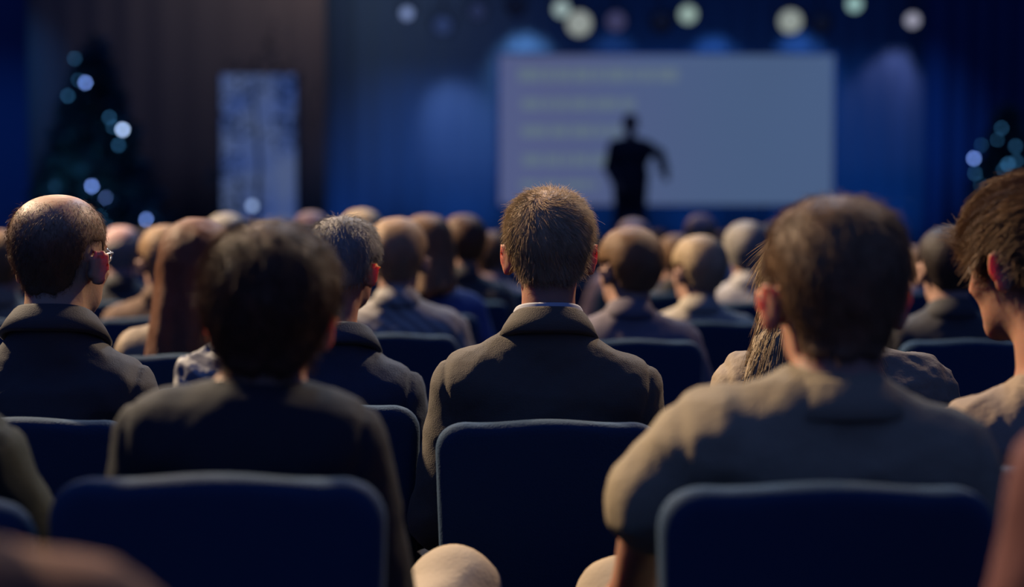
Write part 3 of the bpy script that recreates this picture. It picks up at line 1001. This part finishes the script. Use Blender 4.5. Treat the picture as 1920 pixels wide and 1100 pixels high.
mx_ = nt.nodes.new('ShaderNodeMix'); mx_.data_type = 'RGBA'; mx_.inputs[6].default_value = (.13, .075, .045, 1); mx_.inputs[7].default_value = (.54, .33, .21, 1)
nt.links.new(fz_, mx_.inputs[0]); nt.links.new(mx_.outputs[2], nt.nodes['Principled BSDF'].inputs['Base Color'])
near('bald man in black jacket at left with close-cropped fringe and glasses', 2.72, (114, 365, 156), (-105, 690), (300, 668), 560,
     ht=.003, hairkw=dict(t=.0016, nape=-.070, temple=.012, amp=.0002), bald=9, hairmt=[cropped, hairmat('cropped_hair', (.24, .13, .07))], yaw=-17, top=BLACKJ, amp=.006,
     colm=BLACKJ, colk=dict(r0=.090, r1=.067, z0=.002, z1=.040, drop=.07), seed=11, extra=glasses, res=.006, kk=.022, bx=98,
     skin=mat('scalp_skin', (.54, .33, .21), .42, .12, 160, sss=.35, spec=.4),
     strand=dict(n=26000, L=.007, r=.00026, lift=.3, jit=.5, seed=5))
chair(P(95, 400, 2.72).x, 2.73, 'navy padded chair under the bald man at left', 1.02)

# -- man with grey-blond hair, navy vest over a pale shirt
g_b2 = near('grey-blond man in navy jacket just right of the dark foreground head', 2.98, (646, 406, 128), (425, 662), (803, 680), 592, yaw=-20, bx=612, roll=3,
     hairkw=dict(t=.010, nape=-.05, temple=.015), hairmt=GREY, top=NAVY, colm=NAVY, seed=17, amp=.007, ht=.010, kk=.022,
     colk=dict(r0=.088, r1=.066, z0=.004, z1=.038, drop=.07), hy=.03, strand=dict(n=5000, L=.014, r=.0005, lift=.5, jit=.3, seed=8))
chair(P(612, 400, 2.98).x, 2.99, 'navy padded chair under the grey-blond man in navy jacket')

# -- person in a pale plaid shirt, head hidden behind the left foreground head
near('person in pale plaid shirt mostly hidden behind the left foreground head', 3.5, (476, 450, 110), (326, 655), (600, 655), 600, yaw=0,
     hairkw=dict(t=.008), hairmt=BROWN, top=mat('plaid_shirt', (.50, .49, .46), .8, .5, 60, wave=('DIAGONAL', 9, (.16, .16, .19))), seed=23, amp=.011, infl=.016, topname='shirt', vneck=0,
     colm=mat('plaid_shirt', (.5, .5, .5)), trous=TROUS, chest=.8)
chair(P(463, 400, 3.5).x, 3.51, 'navy padded chair under the person in pale plaid shirt', .98)

# -- fair long-haired woman behind the khaki shirt
near('person with long fair hair in tan jacket, behind the khaki-shirted man', 2.78, (1512, 430, 146), (1322, 668), (1795, 662), 610, yaw=10, roll=-6,
     hairkw=dict(t=.014, flare=1.9), hairmt=BLOND, long=.30, top=TANJ, seed=31, amp=.010, infl=.016, colm=TANJ, vneck=.05, ht=.012, bx=1555, kk=.022,
     strand=dict(n=9000, L=.07, r=.0006, comb=(-.12, 0, -1), lift=.12, jit=.10, seed=9, droop=.2, segs=4))
chair(P(1555, 400, 2.78).x, 2.79, 'navy padded chair under the long-haired person in tan jacket')

# -- youth at the right edge, face turned left
near('person at right edge with side-swept brown hair, face turned left', 2.3, (1932, 332, 215), (1738, 744), (2240, 775), 668, yaw=37, pitch=-12, roll=0, bx=2000,
     hairkw=dict(t=.012, nape=-.05, temple=.0, front=.058), hairmt=BROWN, top=mat('beige_top', (.36, .27, .19), .8, .5, 80), seed=37, amp=.008, topname='top', vneck=0,
     ht=.012, hy=.05, res=.0055, neck_r=.07, colm=mat('beige_top', (.3, .2, .1)), colk=dict(r0=.09, r1=.068, z0=-.02, z1=.008, drop=.03),
     strand=dict(n=14000, L=.045, r=.0006, comb=lambda c: np.stack([-.9 + 0 * c[:, 0], .9 + 0 * c[:, 0], -.9 + 0 * c[:, 0]], 1), lift=.16, jit=.12, seed=12, droop=.12, segs=4))
chair(P(2000, 400, 2.3).x, 2.31, 'navy padded chair at the right edge under the brown-haired person')

# -- left foreground head
near('person in black jacket with thick dark brown hair, left foreground, blurred', 1.9, (506, 430, 232), (212, 730), (735, 738), 716,
     ht=.014, hairkw=dict(t=.014, nape=-.075, temple=.0, amp=.004, vol=(.014, .012, .012)), hairmt=DBROWN, top=mat('near_black_jacket', (.018, .022, .028), .8, .3, 300), amp=.005, seed=41,
     infl=.013, trous=BEIGE, kneeL=(-.12, .44, .53), kneeR=(.22, .45, .705), res=.007, colm=mat('near_black_jacket', (.018, .022, .028)), colk=dict(r0=.08, r1=.064, z0=-.02, z1=.02, drop=.05),
     strand=dict(n=7000, L=.02, r=.0006, lift=.35, jit=.25, seed=6), roll=2, hy=.03)
chair(P(410, 400, 1.75).x, 1.92, 'navy padded chair under the black-jacketed person in left foreground', 1.065)

# -- right foreground man, khaki shirt, short sleeves
near('man in khaki short-sleeved shirt with brown hair, right foreground, blurred', 1.9, (1566, 368, 248), (1215, 735), (1872, 765), 668,
     ht=.009, hairkw=dict(t=.009, nape=-.078, temple=.01, amp=.003), hairmt=BROWN, top=OLIVE, sleeve=.93, amp=.008, seed=43, infl=.018, bx=1560,
     colm=OLIVE, colk=dict(r0=.092, r1=.066, z0=-.02, z1=.022, drop=.05), trous=BEIGE, topname='shirt', vneck=.03, res=.007, yaw=4, kk=.03,
     kneeL=(-.215, .45, .69), elL=(-.205, -.01, .925), elR=(.195, -.02, .80), waL=(-.22, .14, .80), waR=(.10, .22, .64),
     strand=dict(n=7000, L=.014, r=.0005, lift=.4, jit=.3, seed=7), hy=.03)
chair(P(1547, 400, 1.75).x, 1.92, 'navy padded chair under the man in khaki shirt, right foreground', 1.055)

# -- far left foreground shoulder
near('person in dark green jacket cut off by the left edge', 1.95, (-175, 400, 230), (-460, 760), (60, 770), 690,
     hairkw=dict(t=.01), hairmt=DBROWN, top=mat('dark_green_jacket', (.016, .024, .018), .8, .4, 300), seed=47, res=.009, colm=mat('dark_green_jacket', (.03, .045, .035)),
     elR=(.20, 0, .76))
chair(P(-248, 400, 1.75).x, 1.92, 'navy padded chair at the left edge under the dark green jacket', 1.04)

# -- very near, bottom left shoulder and right edge shoulder
near('person in rust brown top, only a blurred shoulder at bottom left', 1.05, (-330, 480, 440), (-960, 1060), (345, 1050), 960,
     hairkw=dict(t=.01), hairmt=DBROWN, top=mat('rust_top', (.15, .06, .032), .85, .3, 100), seed=53, res=.01, colm=mat('rust_top', (.3, .1, .1)), topname='top', vneck=0)
chair(P(-330, 400, 1.05).x, 1.06, 'navy padded chair under the rust-topped person, bottom left')
near('person in dark maroon top, only a blurred shoulder at right edge', 1.3, (2300, 440, 360), (1885, 760), (2760, 800), 700,
     hairkw=dict(t=.01), hairmt=DBROWN, top=mat('maroon_top', (.13, .045, .04), .85, .3, 100), seed=59, res=.01, colm=mat('maroon_top', (.1, .03, .03)), topname='top', vneck=0)
chair(P(2300, 400, 1.3).x, 1.31, 'navy padded chair under the maroon-topped person at right edge')

# ------------------------------------------------------------------ templates for the rows beyond
def template(seed, **k):
    g = Fig(seed=seed, ht=.010, **{a_: b_ for a_, b_ in k.items() if a_ in ('yaw', 'roll', 'sl', 'sr', 'hs')})
    h = .011
    T = dict(body=build_body(g, h, True))
    T['hair'] = build_hair(g, .008, **k.get('hair', {}))
    T['jacket'] = build_top(g, h, .014, 1.0, .007)
    T['collar'] = collar_me(g)
    T['trousers'] = trousers_me(g, .014); T['shoe'] = shoe_me(g, -1, .012); T['shoe.'] = shoe_me(g, 1, .012)
    for m_ in T.values(): m_.materials.append(SKIN2)
    return T, g


TM = {
    'short': template(61, hair=dict(t=.010)),
    'turned': template(62, yaw=-25, hair=dict(t=.010)),
    'left': template(63, yaw=28, hair=dict(t=.012)),
    'balding': template(64, hair=dict(t=.004, bald=.055)),
    'bob': template(65, hair=dict(t=.016, amp=.001, longhair=.15)),
    'long': template(66, hair=dict(t=.020, longhair=.34, amp=.001, flare=1.5), yaw=6),
}
TOPS = dict(black=BLACKJ, navy=NAVY, grey=mat('grey_violet_jacket', (.20, .17, .19), .85), cream=mat('cream_shirt', (.48, .42, .33), .85),
            white=mat('pale_shirt', (.50, .48, .47), .85), blue=mat('blue_jacket', (.10, .13, .30), .85), tan=TANJ, sky=mat('light_blue_shirt', (.22, .32, .46), .85),
            stripe=mat('striped_jacket', (.46, .43, .39), .85, .3, 60, wave=('DIAGONAL', 12, (.30, .27, .25))), pink=mat('pink_shirt', (.48, .34, .34), .85), brown=mat('brown_jacket', (.16, .10, .07), .85))
HAIRS = dict(brown=BROWN, dark=DBROWN, sandy=SANDY, auburn=AUBURN, blond=BLOND, grey=GREY, black=BLACKH)


def far(px, top, D, tpl, hair, tp, label, chlabel, skin=None, wide=1.0):
    T, g = TM[tpl]
    p = P(px, top, D); s = p.z / (1.195 + .118 + .010)
    root = empty('person', (p.x, D, 0), label, 'person', 'seated audience beyond the sharp row')
    root.scale = (s * wide, s, s)
    mats = dict(body=skin or SKIN2, hair=HAIRS[hair], jacket=TOPS[tp], collar=TOPS[tp], trousers=TROUS, shoe=SHOE)
    for n in ('body', 'hair', 'jacket', 'collar', 'trousers', 'shoe', 'shoe.'):
        o = bpy.data.objects.new(n.strip('.'), T[n]); link(o, root)
        o.material_slots[0].link = 'OBJECT'; o.material_slots[0].material = mats[n.strip('.')]
    chair(p.x, D + .01, chlabel)


FAR = [
    # px, top, D, template, hair, top, label, short description for the chair
    (368, 416, 3.95, 'long', 'auburn', 'tan', 'person with long auburn hair in tan jacket left of the dark foreground head', 'long auburn-haired person'),
    (1180, 426, 4.4, 'left', 'brown', 'grey', 'brown-haired man in grey-violet jacket just right of the central man', 'man in grey-violet jacket'),
    (745, 408, 4.6, 'short', 'sandy', 'stripe', 'person with orange-brown hair in pale striped jacket left of the central man', 'person in pale striped jacket'),
    (1782, 424, 4.4, 'short', 'black', 'black', 'dark-haired man in black jacket between the khaki shirt and right edge', 'dark-haired man near the right edge'),
    (1310, 442, 5.1, 'left', 'blond', 'cream', 'blond person in cream shirt, third head right of the central man', 'blond person in cream shirt'),
    (800, 405, 5.5, 'bob', 'brown', 'blue', 'person with brown bobbed hair in blue jacket left of centre', 'bobbed-haired person in blue jacket'),
    (305, 424, 5.3, 'left', 'sandy', 'brown', 'sandy-haired person in brown jacket left of the long auburn hair', 'sandy-haired person in brown jacket'),
    (2, 432, 5.2, 'short', 'brown', 'tan', 'brown-haired person in tan cut off by the left edge beside the bald man', 'brown-haired person at the left edge'),
    (1403, 415, 6.2, 'turned', 'grey', 'white', 'grey-haired person in white shirt next to the khaki-shirted man', 'grey-haired person in white shirt'),
    (867, 403, 6.3, 'left', 'dark', 'black', 'dark-haired man in black jacket in front of the blue curtain, left of centre', 'dark-haired man in front of the curtain'),
    (678, 392, 6.2, 'short', 'blond', 'navy', 'blond head peeking above the grey-blond man in navy jacket', 'blond head above the grey-blond man'),
    (424, 400, 6.3, 'short', 'grey', 'grey', 'pale grey-haired person above the long auburn hair, below the glowing panel', 'grey-haired person below the glowing panel'),
    (226, 420, 6.2, 'balding', 'grey', 'black', 'balding person in black right beside the bald man with glasses', 'balding person beside the man with glasses'),
    (922, 434, 7.1, 'turned', 'brown', 'pink', 'brown-haired person in pink shirt close to the left of the central head', 'brown-haired person in pink shirt'),
    (1266, 440, 6.9, 'left', 'brown', 'black', 'brown-haired person in black half behind the blond person in cream', 'person half behind the blond one'),
    (583, 392, 7.2, 'balding', 'grey', 'navy', 'balding person above the top of the left foreground head', 'balding person above the foreground head'),
    (1188, 406, 7.4, 'balding', 'grey', 'pink', 'pink bald head directly below the speaker', 'bald head below the speaker'),
    (1442, 420, 7.2, 'short', 'dark', 'brown', 'dark brown head touching the left side of the khaki-shirted man', 'dark brown head by the khaki-shirted man'),
    (1716, 462, 7.0, 'left', 'sandy', 'blue', 'small sandy head between khaki-shirted man and dark-haired man', 'small sandy head at right'),
    (1314, 398, 8.0, 'balding', 'sandy', 'white', 'pale bald head above the blond person in cream', 'pale bald head'),
    (275, 426, 8.0, 'short', 'brown', 'pink', 'small brown-haired head in pink shirt below the lowest blue bulb', 'small head in pink shirt'),
    (1100, 432, 7.9, 'short', 'sandy', 'navy', 'small sandy-haired head in navy peeking right of the central head', 'small sandy head in navy'),
    (1238, 430, 8.9, 'turned', 'dark', 'blue', 'small dark-haired head in blue right of the speaker legs', 'small dark-haired head in blue'),
    (782, 412, 8.0, 'short', 'grey', 'grey', 'small grey-haired head in grey above the brown bob', 'small grey head above the bob'),
    (722, 420, 8.9, 'turned', 'sandy', 'brown', 'small sandy-haired head in brown among the blurred heads left of centre', 'small sandy head in brown'),
    (946, 430, 9.0, 'short', 'dark', 'sky', 'small dark-haired head in light blue hidden by the central head', 'small head in light blue'),
    (608, 413, 9.9, 'short', 'brown', 'black', 'small brown-haired head in black above the grey-blond man', 'small head in black'),
    (500, 418, 8.1, 'short', 'brown', 'cream', 'small brown-haired head in cream left above the foreground head', 'small head in cream'),
    (345, 428, 8.9, 'balding', 'brown', 'navy', 'small balding head in navy left of the auburn hair', 'small balding head in navy'),
    (1358, 432, 8.9, 'short', 'brown', 'grey', 'small brown-haired head in grey between bald head and grey hair', 'small head in grey'),
    (1508, 425, 8.2, 'short', 'grey', 'black', 'small grey-haired head in black behind the khaki-shirted man', 'small grey head behind the khaki shirt'),
    (180, 445, 7.3, 'short', 'dark', 'navy', 'small dark-haired head in navy behind the bald man with glasses', 'small dark head behind the bald man'),
    (30, 436, 8.0, 'short', 'sandy', 'white', 'small sandy-haired head in white shirt at the far left', 'small sandy head at far left'),
    (1765, 440, 8.2, 'short', 'brown', 'grey', 'small brown-haired head in grey behind the dark-haired man at right', 'small head behind the dark-haired man'),
    (1690, 452, 9.2, 'balding', 'grey', 'navy', 'tiny balding head in navy right behind the khaki-shirted man', 'tiny balding head'),
]
for f_ in FAR:
    sk = SKIN3 if f_[3] == 'balding' else None
    far(*f_[:7], 'navy padded chair under the ' + f_[7], sk)

# -- speaker on the stage
gs = Fig(hz=1.665, nz=1.50, hs=.96, sl=(-.235, 1.475), sr=(.235, 1.475), seat=.92, stand=True, seed=71, yaw=0,
         elL=(-.325, .04, 1.335), waL=(-.365, .20, 1.15), elR=(.235, -.02, 1.18), waR=(.17, .17, 1.02), chest=1.12, ht=.008, hy=.01)
sp = P(1182, 213, 18.0)
spk = empty('person', (sp.x, 18.0, .6), 'speaker in dark suit standing on stage, silhouetted against the glowing screen', 'person', None, math.pi)
sc_ = (sp.z - .6) / (1.665 + .118 * .96 + .01); spk.scale = (sc_,) * 3
F = Field((-.5, -.25, 0), (.5, .5, 1.85), .011)
head_prims(F, gs); torso_prims(F, gs); leg_prims(F, gs)
hand_prims(F, gs, 1, gs.waL, gs.elL); hand_prims(F, gs, -1, gs.waR, gs.elR)
obj('body', F.mesh('body'), mat('skin_stage', (.25, .15, .11), .6), spk)
obj('hair', build_hair(gs, .009), BLACKH, spk)
F = Field((-.5, -.27, .74), (.5, .45, 1.6), .011)
gj = gs; torso_prims(F, gj, .018)
F.cone((0, 0, .95), (0, 0, .80), .17, .18, .05, .72)
F.f = np.maximum(F.f, (.78 - F.ax[2][None, None, :]).astype(np.float32))
nb = Vector((0, -.012, gs.nz)); F.cone(nb + Vector((0, .02, .10)), nb + Vector((0, .03, -.02)), .062, .05, .006, 1, 'sub')
STG = mat('stage_suit', (.03, .032, .045), .85)
obj('jacket', F.mesh('jacket'), STG, spk)
obj('collar', collar_me(gs), STG, spk)
F = Field((-.35, -.22, .06), (.35, .3, 1.05), .012); leg_prims(F, gs, .02, feet=False); F.ell((0, .02, .93), (.18, .13, .12), .05)
obj('trousers', F.mesh('trousers'), STG, spk)
shoes(gs, spk, .012)
eyes(gs, spk)
